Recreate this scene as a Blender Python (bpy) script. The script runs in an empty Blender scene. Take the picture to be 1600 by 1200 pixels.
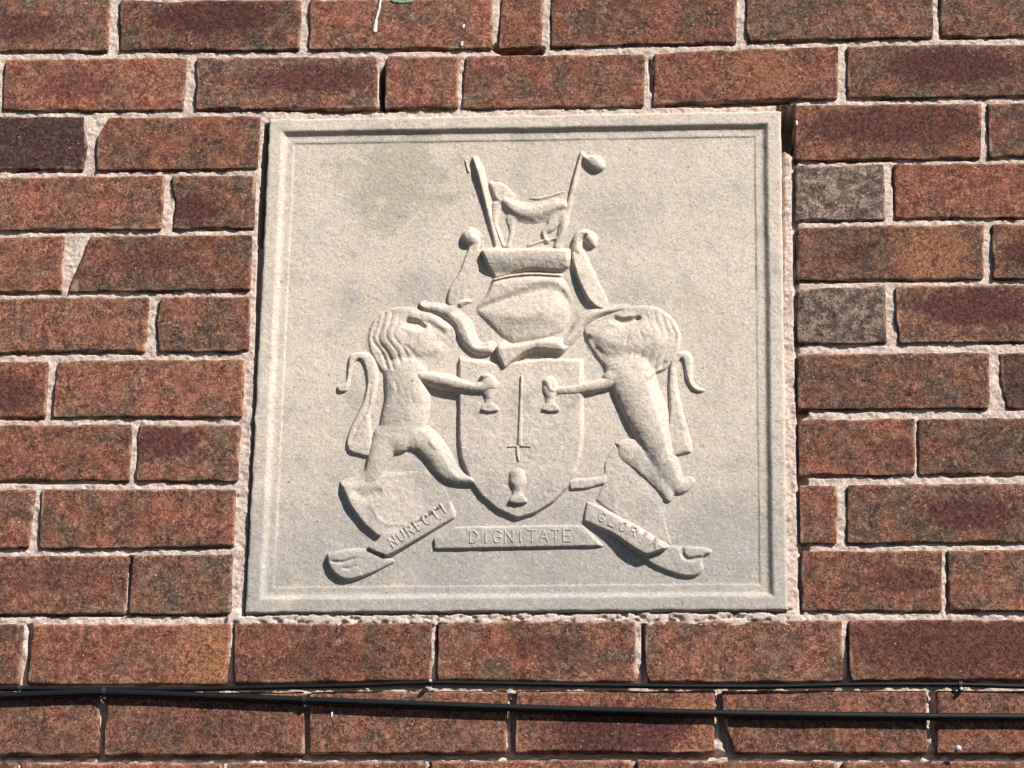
import bpy, math
import numpy as np
from mathutils import Matrix, Vector

C = bpy.context.scene.collection
SC = bpy.context.scene
R = np.random.RandomState(11)

# ------------------------------------------------------------------ camera
FPX = 3600.0                                   # focal length in pixels of a 1600 px wide frame
CAM = np.array([0.49504, -2.43983, -0.5058])   # metres; the wall face is the plane y = 0
YAW, PIT, ROL = -0.05201, 0.30525, 0.0067
_fwd = np.array([math.sin(YAW)*math.cos(PIT), math.cos(YAW)*math.cos(PIT), math.sin(PIT)])
_r0 = np.array([math.cos(YAW), -math.sin(YAW), 0.0]); _u0 = np.cross(_r0, _fwd)
_right = math.cos(ROL)*_r0 + math.sin(ROL)*_u0
_up = -math.sin(ROL)*_r0 + math.cos(ROL)*_u0
cd = bpy.data.cameras.new('camera'); cam = bpy.data.objects.new('camera', cd); C.objects.link(cam)
cd.sensor_width = 36.0; cd.lens = FPX/1600*36.0; cd.clip_start = 0.05; cd.clip_end = 200
M = Matrix(((_right[0], _up[0], -_fwd[0], CAM[0]), (_right[1], _up[1], -_fwd[1], CAM[1]),
            (_right[2], _up[2], -_fwd[2], CAM[2]), (0, 0, 0, 1)))
cam.matrix_world = M; SC.camera = cam
SC.render.resolution_x = 1024; SC.render.resolution_y = 768

# ------------------------------------------------------------------ light
SUN = np.array([0.56, -0.50, 0.66]); SUN /= np.linalg.norm(SUN)    # direction towards the sun
el = math.asin(SUN[2]); rot = math.atan2(SUN[0], SUN[1])
w = bpy.data.worlds.new('World'); SC.world = w; w.use_nodes = True
nt = w.node_tree; bg = nt.nodes['Background']; sky = nt.nodes.new('ShaderNodeTexSky')
sky.sky_type = 'NISHITA'; sky.sun_disc = False; sky.sun_elevation = el; sky.sun_rotation = rot
nt.links.new(sky.outputs[0], bg.inputs[0]); bg.inputs[1].default_value = 0.05; sky.air_density = 0.55; sky.dust_density = 0.2; sky.ozone_density = 1.0
sd = bpy.data.lights.new('sun', 'SUN'); so = bpy.data.objects.new('sun', sd); C.objects.link(so)
sd.energy = 5.0; sd.angle = math.radians(0.5); sd.color = (1.0, 0.955, 0.91)
so.rotation_euler = Vector(SUN.tolist()).to_track_quat('Z', 'Y').to_euler(); so.location = (2, -3, 3)
SC.view_settings.view_transform = 'Standard'; SC.view_settings.look = 'None'
SC.view_settings.exposure = 0.54; SC.view_settings.gamma = 1

# ------------------------------------------------------------------ measured points -> wall
def W(u, v, d=0.0):
    """a point of the surveyed photograph on the plane d metres in front of the brick face -> (x, z)"""
    u = np.asarray(u, float); v = np.asarray(v, float)
    a = (u-800)/FPX; b = (v-600)/FPX
    dx = _fwd[0]+a*_right[0]-b*_up[0]; dy = _fwd[1]+a*_right[1]-b*_up[1]; dz = _fwd[2]+a*_right[2]-b*_up[2]
    t = (-d-CAM[1])/dy
    return CAM[0]+dx*t, CAM[2]+dz*t
def WP(pts, d=0.0):
    p = np.array(pts, float); x, z = W(p[:, 0], p[:, 1], d); return np.stack([x, z], 1)

# ------------------------------------------------------------------ noise
TAB = np.random.RandomState(5).rand(16, 256, 256)
def vn(x, y, s=0):
    ix = np.floor(x).astype(int); iy = np.floor(y).astype(int); fx = x-ix; fy = y-iy
    fx = fx*fx*(3-2*fx); fy = fy*fy*(3-2*fy); T = TAB[s % 16]
    g = lambda i, j: T[(ix+i) & 255, (iy+j) & 255]
    return (g(0, 0)*(1-fx)+g(1, 0)*fx)*(1-fy)+(g(0, 1)*(1-fx)+g(1, 1)*fx)*fy - 0.5
def fbm(x, y, sc, s=0, o=3):
    r = 0; a = 1.0; k = 1.0/sc
    for i in range(o):
        r = r+a*vn(x*k+17.3*i, y*k-9.1*i, s+i); a *= .5; k *= 2.03
    return r
def sm(x): x = np.clip(x, 0, 1); return x*x*(3-2*x)

# ------------------------------------------------------------------ mesh helpers
def meshobj(name, V, F, mat, parent=None, smooth=True, loc=(0, 0, 0)):
    V = np.asarray(V, np.float32); me = bpy.data.meshes.new(name)
    if isinstance(F, np.ndarray):
        n = F.shape[0]; k = F.shape[1]
        me.vertices.add(len(V)); me.vertices.foreach_set('co', V.ravel())
        me.loops.add(n*k); me.loops.foreach_set('vertex_index', F.astype(np.int32).ravel())
        me.polygons.add(n); me.polygons.foreach_set('loop_start', np.arange(0, n*k, k, dtype=np.int32))
        me.polygons.foreach_set('loop_total', np.full(n, k, np.int32))
    else:
        me.from_pydata(V.tolist(), [], F)
    me.polygons.foreach_set('use_smooth', [smooth]*len(me.polygons))
    me.update(calc_edges=True); me.validate()
    me.materials.append(mat)
    o = bpy.data.objects.new(name, me); C.objects.link(o); o.location = loc
    if parent: o.parent = parent
    return o
def empty(name, loc=(0, 0, 0)):
    o = bpy.data.objects.new(name, None); C.objects.link(o); o.location = loc; o.empty_display_size = .05; return o
def tag(o, label, cat, group=None):
    o['label'] = label; o['category'] = cat
    if group: o['group'] = group
    return o
def grid_faces(keep, ny, nx):
    """keep: (ny-1, nx-1) mask of cells; vertex index j*nx+i; wound so that normals face -y"""
    j, i = np.nonzero(keep)
    a = j*nx+i
    return np.stack([a, a+1, a+nx+1, a+nx], 1)
def compact(V, F):
    u, inv = np.unique(F.ravel(), return_inverse=True)
    return V[u], inv.reshape(F.shape)

# ------------------------------------------------------------------ materials
def newmat(name):
    m = bpy.data.materials.new(name); m.use_nodes = True; t = m.node_tree
    return m, t, t.nodes['Principled BSDF']
class N:
    def __init__(s, t): s.t = t
    def n(s, ty, **kw):
        o = s.t.nodes.new(ty)
        for k, v in kw.items(): setattr(o, k, v)
        return o
    def put(s, sock, v):
        if isinstance(v, bpy.types.NodeSocket): s.t.links.new(v, sock)
        elif v is not None: sock.default_value = v
    def math(s, op, a, b=None, c=None, clamp=False):
        o = s.n('ShaderNodeMath', operation=op, use_clamp=clamp)
        for i, v in enumerate((a, b, c)): s.put(o.inputs[i], v)
        return o.outputs[0]
    def vmath(s, op, a, b=None):
        o = s.n('ShaderNodeVectorMath', operation=op); s.put(o.inputs[0], a); s.put(o.inputs[1], b)
        return o
    def noise(s, vec, scale, det=3, rough=.55, dist=0):
        o = s.n('ShaderNodeTexNoise'); s.put(o.inputs['Vector'], vec); o.inputs['Scale'].default_value = scale
        o.inputs['Detail'].default_value = det; o.inputs['Roughness'].default_value = rough
        o.inputs['Distortion'].default_value = dist
        return o.outputs['Fac']
    def ramp(s, f, a, b, lo=0., hi=1.):
        o = s.n('ShaderNodeMapRange'); o.interpolation_type = 'SMOOTHSTEP'; s.put(o.inputs[0], f)
        s.put(o.inputs[1], a); s.put(o.inputs[2], b); s.put(o.inputs[3], lo); s.put(o.inputs[4], hi); return o.outputs[0]
    def mix(s, f, a, b, mode='MIX'):
        o = s.n('ShaderNodeMix', data_type='RGBA', blend_type=mode)
        s.put(o.inputs[0], f)
        for sock, v in ((o.inputs[6], a), (o.inputs[7], b)):
            s.put(sock, v if isinstance(v, bpy.types.NodeSocket) else (*v, 1))
        return o.outputs[2]
    def attr(s, name):
        return s.n('ShaderNodeAttribute', attribute_type='OBJECT', attribute_name=name)
    def bump(s, h, dist, strength=1.0, normal=None):
        o = s.n('ShaderNodeBump'); o.inputs['Strength'].default_value = strength; o.inputs['Distance'].default_value = dist
        s.put(o.inputs['Height'], h); s.put(o.inputs['Normal'], normal); return o.outputs[0]

def brick_material():
    m, t, b = newmat('brick_clay'); k = N(t)
    geo = k.n('ShaderNodeNewGeometry').outputs['Position']
    obj = k.n('ShaderNodeTexCoord').outputs['Object']
    off = k.attr('offset').outputs['Vector']
    p = k.vmath('ADD', geo, off).outputs[0]
    tone = k.attr('tone').outputs['Fac']; blotch = k.attr('blotch').outputs['Vector']; bs = k.attr('blotch_size').outputs['Vector']
    # wandering sand creases
    n1 = k.noise(p, 230, 2, .6, 1.2); n2 = k.noise(p, 380, 2, .6, .8)
    r1 = k.math('ABSOLUTE', k.math('SUBTRACT', n1, .5)); r2 = k.math('ABSOLUTE', k.math('SUBTRACT', n2, .5))
    worm = k.ramp(k.math('MINIMUM', r1, k.math('MULTIPLY', r2, 1.2)), 0.0, .085)      # 0 in creases, 1 on ridges
    big = k.noise(p, 26, 4, .62); mid = k.noise(p, 75, 3, .6)
    grn = k.noise(p, 235, 3, .78, 1.0)
    # orange clay <-> olive/grey sanded face
    orange = k.mix(k.ramp(mid, .32, .70), (.31, .106, .060), (.55, .215, .125))
    olive = k.mix(k.ramp(mid, .35, .68), (.125, .078, .053), (.28, .182, .125))
    tf = k.math('ADD', k.math('MULTIPLY', k.math('SUBTRACT', big, .5), 3.4), tone, clamp=True)
    base = k.mix(tf, orange, olive)
    # very grey bricks (tone > .9)
    base = k.mix(k.ramp(tone, .86, 1.0), base, k.mix(k.ramp(mid, .4, .62), (.17, .112, .088), (.46, .33, .255)))
    pt = k.n('ShaderNodeSeparateXYZ'); k.put(pt.inputs[0], k.attr('patch').outputs['Vector'])
    ps = k.n('ShaderNodeSeparateXYZ'); k.put(ps.inputs[0], k.attr('patch_size').outputs['Vector'])
    so_ = k.n('ShaderNodeSeparateXYZ'); k.put(so_.inputs[0], obj)
    qx = k.math('DIVIDE', k.math('SUBTRACT', so_.outputs[0], pt.outputs[0]), ps.outputs[0]); qz = k.math('DIVIDE', k.math('SUBTRACT', so_.outputs[2], pt.outputs[1]), ps.outputs[1])
    qd = k.math('ADD', k.math('SQRT', k.math('ADD', k.math('MULTIPLY', qx, qx), k.math('MULTIPLY', qz, qz))), k.math('MULTIPLY', k.math('SUBTRACT', mid, .5), 1.6))
    base = k.mix(k.math('MULTIPLY', k.ramp(qd, 1.3, .7), pt.outputs[2]), base, (.56, .235, .105))
    dark = k.mix(.86, base, (.020, .012, .011))
    light = k.mix(.50, base, (.70, .40, .23))
    amt = k.ramp(k.noise(p, 40, 2), .3, .7, .60, 1.0)
    col = k.mix(k.math('MULTIPLY', k.ramp(grn, .56, .40), amt), base, dark)
    col = k.mix(k.math('MULTIPLY', k.ramp(grn, .55, .68), .9), col, light)
    col = k.mix(k.math('MULTIPLY', k.math('SUBTRACT', 1.0, worm), .55), col, (.030, .018, .014))
    # purple red flash
    rel = k.vmath('DIVIDE', k.vmath('SUBTRACT', obj, k.n('ShaderNodeCombineXYZ').outputs[0]).outputs[0], bs)
    sepb = k.n('ShaderNodeSeparateXYZ'); k.put(sepb.inputs[0], blotch)
    seps = k.n('ShaderNodeSeparateXYZ'); k.put(seps.inputs[0], bs)
    sepo = k.n('ShaderNodeSeparateXYZ'); k.put(sepo.inputs[0], obj)
    ex = k.math('DIVIDE', k.math('SUBTRACT', sepo.outputs[0], sepb.outputs[0]), seps.outputs[0])
    ez = k.math('DIVIDE', k.math('SUBTRACT', sepo.outputs[2], sepb.outputs[1]), seps.outputs[1])
    dd = k.math('SQRT', k.math('ADD', k.math('MULTIPLY', ex, ex), k.math('MULTIPLY', ez, ez)))
    dd = k.math('ADD', dd, k.math('MULTIPLY', k.math('SUBTRACT', k.noise(p, 110, 3, .6), .5), 1.5))
    mask = k.math('MULTIPLY', k.ramp(dd, 1.35, .75), sepb.outputs[2])
    red = k.mix(k.ramp(grn, .40, .62), (.046, .017, .015), (.158, .054, .043))
    col = k.mix(mask, col, red)
    # dark fired bricks
    dk = k.attr('dark').outputs['Fac']
    col = k.mix(k.math('MULTIPLY', dk, k.ramp(big, .25, .6, .75, 1.)), col, k.mix(k.ramp(grn, .40, .64), (.022, .013, .013), (.115, .062, .052)))
    # pale arrises where mortar was wiped over the edge
    hs = k.n('ShaderNodeSeparateXYZ'); k.put(hs.inputs[0], k.attr('half').outputs['Vector'])
    ed = k.math('MINIMUM', k.math('SUBTRACT', hs.outputs[0], k.math('ABSOLUTE', sepo.outputs[0])), k.math('SUBTRACT', hs.outputs[1], k.math('ABSOLUTE', sepo.outputs[2])))
    sm_ = k.math('MULTIPLY', k.ramp(ed, .0042, .0004), k.ramp(k.noise(p, 48, 4, .65), .46, .62))
    col = k.mix(k.math('MULTIPLY', sm_, .62), col, (.56, .36, .25))
    # lime smears and white specks
    sp = k.ramp(k.noise(p, 300, 1, .5), .745, .79)
    col = k.mix(sp, col, (.72, .60, .50))
    col = k.mix(k.math('MULTIPLY', k.ramp(k.noise(p, 55, 4, .7), .64, .78), .35), col, (.55, .43, .34))
    lum = k.n('ShaderNodeCombineXYZ')
    for i_ in range(3): k.put(lum.inputs[i_], k.attr('lum').outputs['Fac'])
    col = k.mix(1.0, col, lum.outputs[0], 'MULTIPLY')
    k.put(b.inputs['Base Color'], col); b.inputs['Roughness'].default_value = .9
    b.inputs['Specular IOR Level'].default_value = .25
    h = k.math('ADD', k.math('MULTIPLY', worm, .45), k.math('MULTIPLY', grn, 1.3))
    nb = k.bump(h, .0009, .75); nb = k.bump(mid, .004, .5, nb)
    k.put(b.inputs['Normal'], nb)
    return m
def mortar_material():
    m, t, b = newmat('lime_mortar'); k = N(t); p = k.n('ShaderNodeNewGeometry').outputs['Position']
    c = k.mix(k.ramp(k.noise(p, 45, 4), .3, .7), (.64, .495, .415), (.76, .61, .51))
    c = k.mix(k.math('MULTIPLY', k.ramp(k.noise(p, 420, 3, .7), .56, .36), .55), c, (.33, .245, .195))
    c = k.mix(k.ramp(k.noise(p, 190, 3, .6), .66, .74), c, (.22, .13, .09))
    c = k.mix(k.math('MULTIPLY', k.ramp(k.noise(p, 14, 3), .55, .72), .35), c, (.42, .38, .33))
    k.put(b.inputs['Base Color'], c); b.inputs['Roughness'].default_value = .95
    b.inputs['Specular IOR Level'].default_value = .2
    nb = k.bump(k.noise(p, 520, 4, .7), .0016, .8); k.put(b.inputs['Normal'], nb)
    return m
def stone_material():
    m, t, b = newmat('cast_stone'); k = N(t); p = k.n('ShaderNodeNewGeometry').outputs['Position']
    sp = k.n('ShaderNodeSeparateXYZ'); k.put(sp.inputs[0], p)
    c = k.mix(k.ramp(k.noise(p, 9, 4), .3, .7), (.655, .555, .445), (.72, .615, .50))
    gp = k.vmath('DISTANCE', p, (.235, -.0, .515)).outputs['Value']
    gp = k.math('ADD', gp, k.math('MULTIPLY', k.math('SUBTRACT', k.noise(p, 38, 5, .7), .5), .22))
    c = k.mix(k.math('MULTIPLY', k.ramp(gp, .085, .03), .62), c, (.375, .36, .25))
    spots = [(578, 768, .010), (437, 905, .012), (1158, 592, .006), (960, 330, .03), (640, 458, .026), (990, 462, .028), (700, 462, .016), (905, 440, .014), (545, 470, .02), (1010, 800, .012), (560, 850, .014), (1100, 900, .022), (700, 900, .03), (870, 920, .026), (480, 920, .03)]
    for su_, sv_, sr_ in spots:
        sx_, sz_ = (float(q) for q in W(su_, sv_, .004))
        gq = k.math('ADD', k.vmath('DISTANCE', p, (sx_, -.001, sz_)).outputs['Value'], k.math('MULTIPLY', k.math('SUBTRACT', k.noise(p, 70, 4, .7), .5), sr_*1.6))
        c = k.mix(k.math('MULTIPLY', k.ramp(gq, sr_*1.7, sr_*.2), .38), c, (.31, .30, .265))
    # grime washed to the foot of the stone, and green-grey patches
    g = k.math('ADD', k.ramp(sp.outputs[2], .34, -.02), k.math('MULTIPLY', k.math('SUBTRACT', k.noise(p, 11, 4, .6), .5), 1.3))
    c = k.mix(k.math('MULTIPLY', k.ramp(g, .1, 1.0), .80), c, (.37, .355, .33))
    c = k.mix(k.math('MULTIPLY', k.ramp(k.noise(p, 22, 5, .65), .52, .70), .60), c, (.40, .375, .285))
    c = k.mix(k.math('MULTIPLY', k.ramp(k.noise(p, 31, 4, .6), .54, .68), .55), c, (.45, .44, .43))
    c = k.mix(k.math('MULTIPLY', k.ramp(k.noise(p, 13, 4, .6), .56, .72), .40), c, (.72, .60, .42))
    gr = k.noise(p, 300, 3, .75, .8); gr2 = k.noise(p, 700, 2, .7)
    c = k.mix(k.math('MULTIPLY', k.ramp(gr, .52, .34), .48), c, (.30, .205, .175))
    c = k.mix(k.math('MULTIPLY', k.ramp(gr, .54, .68), .38), c, (.90, .80, .68))
    c = k.mix(k.math('MULTIPLY', k.ramp(gr2, .60, .36), .25), c, (.22, .19, .17))
    c = k.mix(k.math('MULTIPLY', k.ramp(k.noise(p, 140, 1), .76, .80), .6), c, (.13, .11, .10))
    k.put(b.inputs['Base Color'], c); b.inputs['Roughness'].default_value = .92
    b.inputs['Specular IOR Level'].default_value = .2
    nb = k.bump(gr, .0011, .6); nb = k.bump(k.noise(p, 120, 3), .0016, .5, nb); k.put(b.inputs['Normal'], nb)
    return m
def flat(name, col, rough, bumpd=0, sc=300, spec=.5):
    m, t, b = newmat(name); k = N(t); p = k.n('ShaderNodeNewGeometry').outputs['Position']
    n = k.noise(p, sc, 3)
    k.put(b.inputs['Base Color'], k.mix(k.ramp(n, .35, .65), tuple(c*.75 for c in col), tuple(min(1, c*1.25) for c in col)))
    b.inputs['Roughness'].default_value = rough; b.inputs['Specular IOR Level'].default_value = spec
    if bumpd: k.put(b.inputs['Normal'], k.bump(n, bumpd, .5))
    return m
MB, MM, MS = brick_material(), mortar_material(), stone_material()
MC = flat('cable_sheath', (.007, .007, .0075), .38, .0004, 160)
MCLIP = flat('clip_plastic', (.03, .03, .032), .4)
MNAIL = flat('nail_steel', (.55, .55, .56), .35)
MW = flat('white_lime', (.85, .84, .84), .6, .0006, 500)
MG = flat('green_paint', (.30, .40, .27), .8, .0006, 400)

# ------------------------------------------------------------------ brick wall
# bed joints: for each, the lower edge of the course above (top) and the upper edge of the course below (bot)
BED = {
 'Z': ([(-400, -22), (0, -18), (600, -14), (1000, -20), (1600, -36), (2000, -42)], [(-400, -8), (0, -5), (250, 1), (600, -2), (1000, -8), (1200, -15), (1600, -24), (2000, -30)]),
 'A': ([(-400, 84), (0, 79), (165, 79), (400, 78), (560, 75.6), (750, 76), (1000, 69), (1200, 64), (1400, 58), (1600, 56), (2000, 51)],
       [(-400, 97), (0, 92), (165, 90.5), (400, 89), (560, 88), (750, 86.6), (1000, 84), (1200, 75), (1400, 70), (1600, 69), (2000, 64)]),
 'B': ([(-400, 177), (0, 172), (160, 172), (400, 170), (560, 169), (800, 168), (1000, 166), (1060, 160), (1240, 155), (1400, 152), (1600, 150), (2000, 146)],
       [(-400, 186), (0, 181), (160, 182), (400, 181), (1240, 165), (1400, 162), (1600, 160), (2000, 155)]),
 'C': ([(-400, 267), (0, 264), (150, 265.6), (400, 262.5), (1245, 250.6), (1400, 248), (1600, 245), (2000, 240)],
       [(-400, 280), (0, 275.6), (150, 275), (400, 273), (1245, 258.5), (1400, 256), (1600, 254), (2000, 249)]),
 'D': ([(-400, 362), (0, 359), (250, 358), (395, 355.6), (1245, 345), (1400, 341), (1600, 339), (2000, 335)],
       [(-400, 373), (0, 369.5), (250, 367), (395, 367), (1245, 355), (1400, 351), (1600, 350), (2000, 346)]),
 'E': ([(-400, 457), (0, 455.4), (100, 456), (395, 452), (1245, 438), (1400, 436.5), (1600, 435), (2000, 432)],
       [(-400, 469), (0, 466.7), (100, 464), (395, 463), (1245, 451), (1400, 445.7), (1600, 444), (2000, 441)]),
 'F': ([(-400, 553), (0, 550.6), (230, 549), (390, 548), (1245, 537.5), (1400, 535), (1600, 533), (2000, 530)],
       [(-400, 567), (0, 565), (230, 562), (390, 561), (1245, 552), (1600, 550.7), (2000, 547)]),
 'G': ([(-400, 655), (0, 653), (200, 651), (380, 651), (1250, 639), (1600, 637), (2000, 635)],
       [(-400, 666), (0, 664), (200, 663), (380, 663), (1250, 655), (1600, 652.5), (2000, 650)]),
 'H': ([(-400, 752), (0, 751), (370, 751.7), (1250, 743), (1600, 740), (2000, 738)],
       [(-400, 765), (0, 764), (370, 764), (1250, 759), (1430, 756), (1600, 755), (2000, 753)]),
 'I': ([(-400, 858), (0, 857), (200, 856), (360, 853), (1255, 849), (1600, 847), (2000, 845)],
       [(-400, 869), (0, 868), (200, 868), (360, 865.6), (1255, 861), (1600, 858.5), (2000, 856)]),
 'J': ([(-400, 959), (0, 959), (370, 959), (1255, 954), (1430, 955.6), (1600, 953.5), (2000, 952)],
       [(-400, 976), (0, 975), (380, 974), (560, 972.7), (680, 974), (820, 969.5), (1000, 971), (1200, 969), (1600, 968), (2000, 967)]),
 'K': ([(-400, 1069), (0, 1068.5), (360, 1068), (560, 1064.5), (680, 1062), (900, 1065), (1200, 1065), (1400, 1062), (1600, 1062), (2000, 1062)],
       [(-400, 1084), (0, 1083), (400, 1081), (600, 1080), (1000, 1079), (1600, 1079), (2000, 1078)]),
 'M': ([(-400, 1180), (0, 1179), (400, 1178.7), (600, 1176.6), (800, 1175), (1000, 1175), (1200, 1176), (1600, 1176.6), (2000, 1176)],
       [(-400, 1192), (0, 1191), (400, 1192), (600, 1189), (1000, 1187), (1200, 1190), (1600, 1189), (2000, 1189)]),
 'N': ([(-400, 1292), (2000, 1288)], [(-400, 1306), (2000, 1302)]),
 'O': ([(-400, 1410), (2000, 1406)], [(-400, 1422), (2000, 1420)]),
 'Y': ([(-400, -110), (2000, -132)], [(-400, -96), (2000, -118)]),
}
def bed(key, which, x):
    pts = BED[key][which]; xs = [p[0] for p in pts]; ys = [p[1] for p in pts]
    return np.interp(x, xs, ys)
# a brick: left edge, right edge (each (x_top, x_bottom) or a list of (t, x) from top 0 to bottom 1), sand tone,
# flash (x, y, rx, ry, strength) in survey pixels or None, dark
def row(a, b, *bricks): ROWS.append((a, b, bricks))
ROWS = []
row('Y', 'Z', ((-290, -290), (-2, -2), .4), ((12, 12), (310, 310), .5), ((325, 325), (622, 622), .3), ((636, 636), (930, 930), .5),
    ((944, 944), (1240, 1240), .4), ((1254, 1254), (1552, 1552), .4), ((1566, 1566), (1870, 1870), .4))
row('Z', 'A', ((-130, -130), (172, 168), .62, (35, 42, 55, 20, .7)), ((188, 187), (471, 468), .72, (335, 28, 85, 26, .8)),
    ((485, 483), (770, 769), .28), ((783, 780), (850, 846), .3), ((862, 861), (1151.7, 1151), .42),
    ([(0, 1166), (.8, 1167), (1, 1171)], (1458, 1458), .6), ((1467, 1469), (1760, 1760), .62))
row('A', 'B', ((-290, -295), (-6, -12), .4), ((9, 2), (292.6, 286), .15, (115, 135, 55, 18, .45)),
    ((307, 306), (589, 589.5), .55, (490, 124, 95, 20, .75)), ([(0, 606), (.2, 601), (1, 601)], [(0, 720), (.5, 715), (1, 716)], .38),
    ([(0, 728), (.5, 723.5), (1, 721.5)], (1008, 1006), .42), ((1022.6, 1021), (1310, 1309), .24, None, 0.0, (1190, 120, 60, 40, .5)),
    ((1324, 1324), (1612, 1612), .75, (1485, 104, 90, 24, .95)), ((1626, 1627), (1920, 1920), .4))
row('B', 'C', ((-170, -172), [(0, 131), (.18, 128.6), (.5, 137), (.85, 132), (1, 130)], .6, (0, 225, 190, 38, .75), .8),
    ([(0, 170.6), (.33, 155), (.42, 150), (1, 149.6)], (407.6, 401.6), .22),
    ((1243, 1243), (1534, 1533), .4, (1400, 196, 130, 26, .7)), ((1543.5, 1546), (1840, 1840), .5, None, .25))
row('C', 'D', ((-35, -37), [(0, 257), (.5, 255), (1, 252)], .42), ([(0, 268), (.25, 270), (.5, 276), (.75, 272), (1, 269)], (400, 397.6), .72, (303, 326, 32, 20, .8)),
    ((1243, 1243), (1381, 1385), 1.0), ((1396.5, 1398), (1690, 1690), .18))
row('D', 'E', ((-190, -192), (101, 97), .32), ([(0, 141.7), (.35, 128), (.7, 116), (1, 107.6)], (393.7, 391), .60, (240, 405, 50, 15, .45)),
    ((1244, 1245), (1537, 1537), .72, (1340, 395, 22, 12, .5), 0.0, (1458, 398, 50, 48, .85)), ((1550, 1552.7), (1850, 1850), .5, (1615, 395, 40, 20, .7)))
row('E', 'F', ((-60, -64), (233.6, 227), .35), ([(0, 252), (.45, 245.4), (1, 249)], (391, 388.5), .5),
    ((1245, 1246), (1383.4, 1386), 1.0), ([(0, 1400.5), (.6, 1400.5), (.75, 1405), (1, 1405.7)], (1700, 1700), .74, (1535, 480, 88, 25, .95)))
row('F', 'G', ((-210, -214), (76, 71), .22, (10, 615, 48, 25, .7)), ([(0, 92), (.15, 88), (1, 82.7)], (382.5, 378), .48),
    ((1246, 1247), (1546, 1546), .5), ([(0, 1561), (.4, 1563), (1, 1574)], (1840, 1840), .5, None, .75))
row('G', 'H', ((-90, -93), (206, 202), .33), ((216.5, 212.6), (376.6, 371), .66, (258, 690, 48, 20, .85)),
    ((1248, 1248.5), (1429.3, 1430), .42, (1405, 700, 25, 14, .5)), ((1433, 1436), (1730, 1730), .6))
row('H', 'I', ((-250, -256), (56, 44), .35), ((65.6, 61), (368.8, 365), .48),
    ((1249.5, 1250.5), (1308.6, 1307), .42), ((1324, 1324), (1620, 1620), .68, (1515, 803, 60, 20, .8)))
row('I', 'J', ((-95, -100), (200.8, 195.5), .42, (70, 900, 110, 18, .35)), ([(0, 210), (.3, 205), (1, 200.8)], (363.5, 361), .56),
    ((1252, 1252.5), (1472.6, 1472), .42, (1410, 906, 48, 15, .65)), ((1480.5, 1482), (1780, 1780), .5))
row('J', 'K', ((-270, -280), (38, 29), .4), ([(0, 51), (1, 43)], (361, 353), .34, None, 0.0, (318, 1025, 48, 50, .7)), ((366, 365), (675.6, 673), .34, (520, 1030, 60, 20, .3), .12),
    ((685, 683.5), (993, 993), .5, (855, 1012, 55, 15, .55)), ([(0, 1006), (.8, 1009), (1, 1015)], (1315, 1317), .32),
    ([(0, 1325.7), (.85, 1328), (1, 1333)], (1630, 1630), .25, (1530, 1005, 170, 40, .7)), ((1642, 1642), (1940, 1940), .4))
row('K', 'M', ((-150, -150), (155, 153), .5, None, .2), ((166.7, 162.7), (475, 475), .45, (330, 1130, 90, 30, .3), .2), ((484, 482.7), (793.7, 789.8), .42, None, .15),
    ((806, 805), (1117.6, 1116), .25, (965, 1140, 90, 30, .9), .15, (1090, 1130, 30, 50, .6)), ([(0, 1128), (.45, 1130), (1, 1149)], (1447.7, 1449), .42, None, .15), ((1463.5, 1463.5), (1760, 1760), .32))
row('M', 'N', ((-290, -290), (26, 25), .4), ((32, 31), (349, 349), .25), ((355, 355), (665, 665), .3, None, .1), ((673, 673), (987, 987), .25), ((995, 996), (1308, 1308), .22),
    ((1316, 1316), (1630, 1630), .35), ((1640, 1640), (1950, 1950), .3))
row('N', 'O', ((-120, -120), (180, 180), .3), ((192, 192), (505, 505), .4), ((517, 517), (826, 826), .3), ((838, 838), (1148, 1148), .4), ((1160, 1160), (1470, 1470), .3), ((1482, 1482), (1790, 1790), .4))

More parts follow.
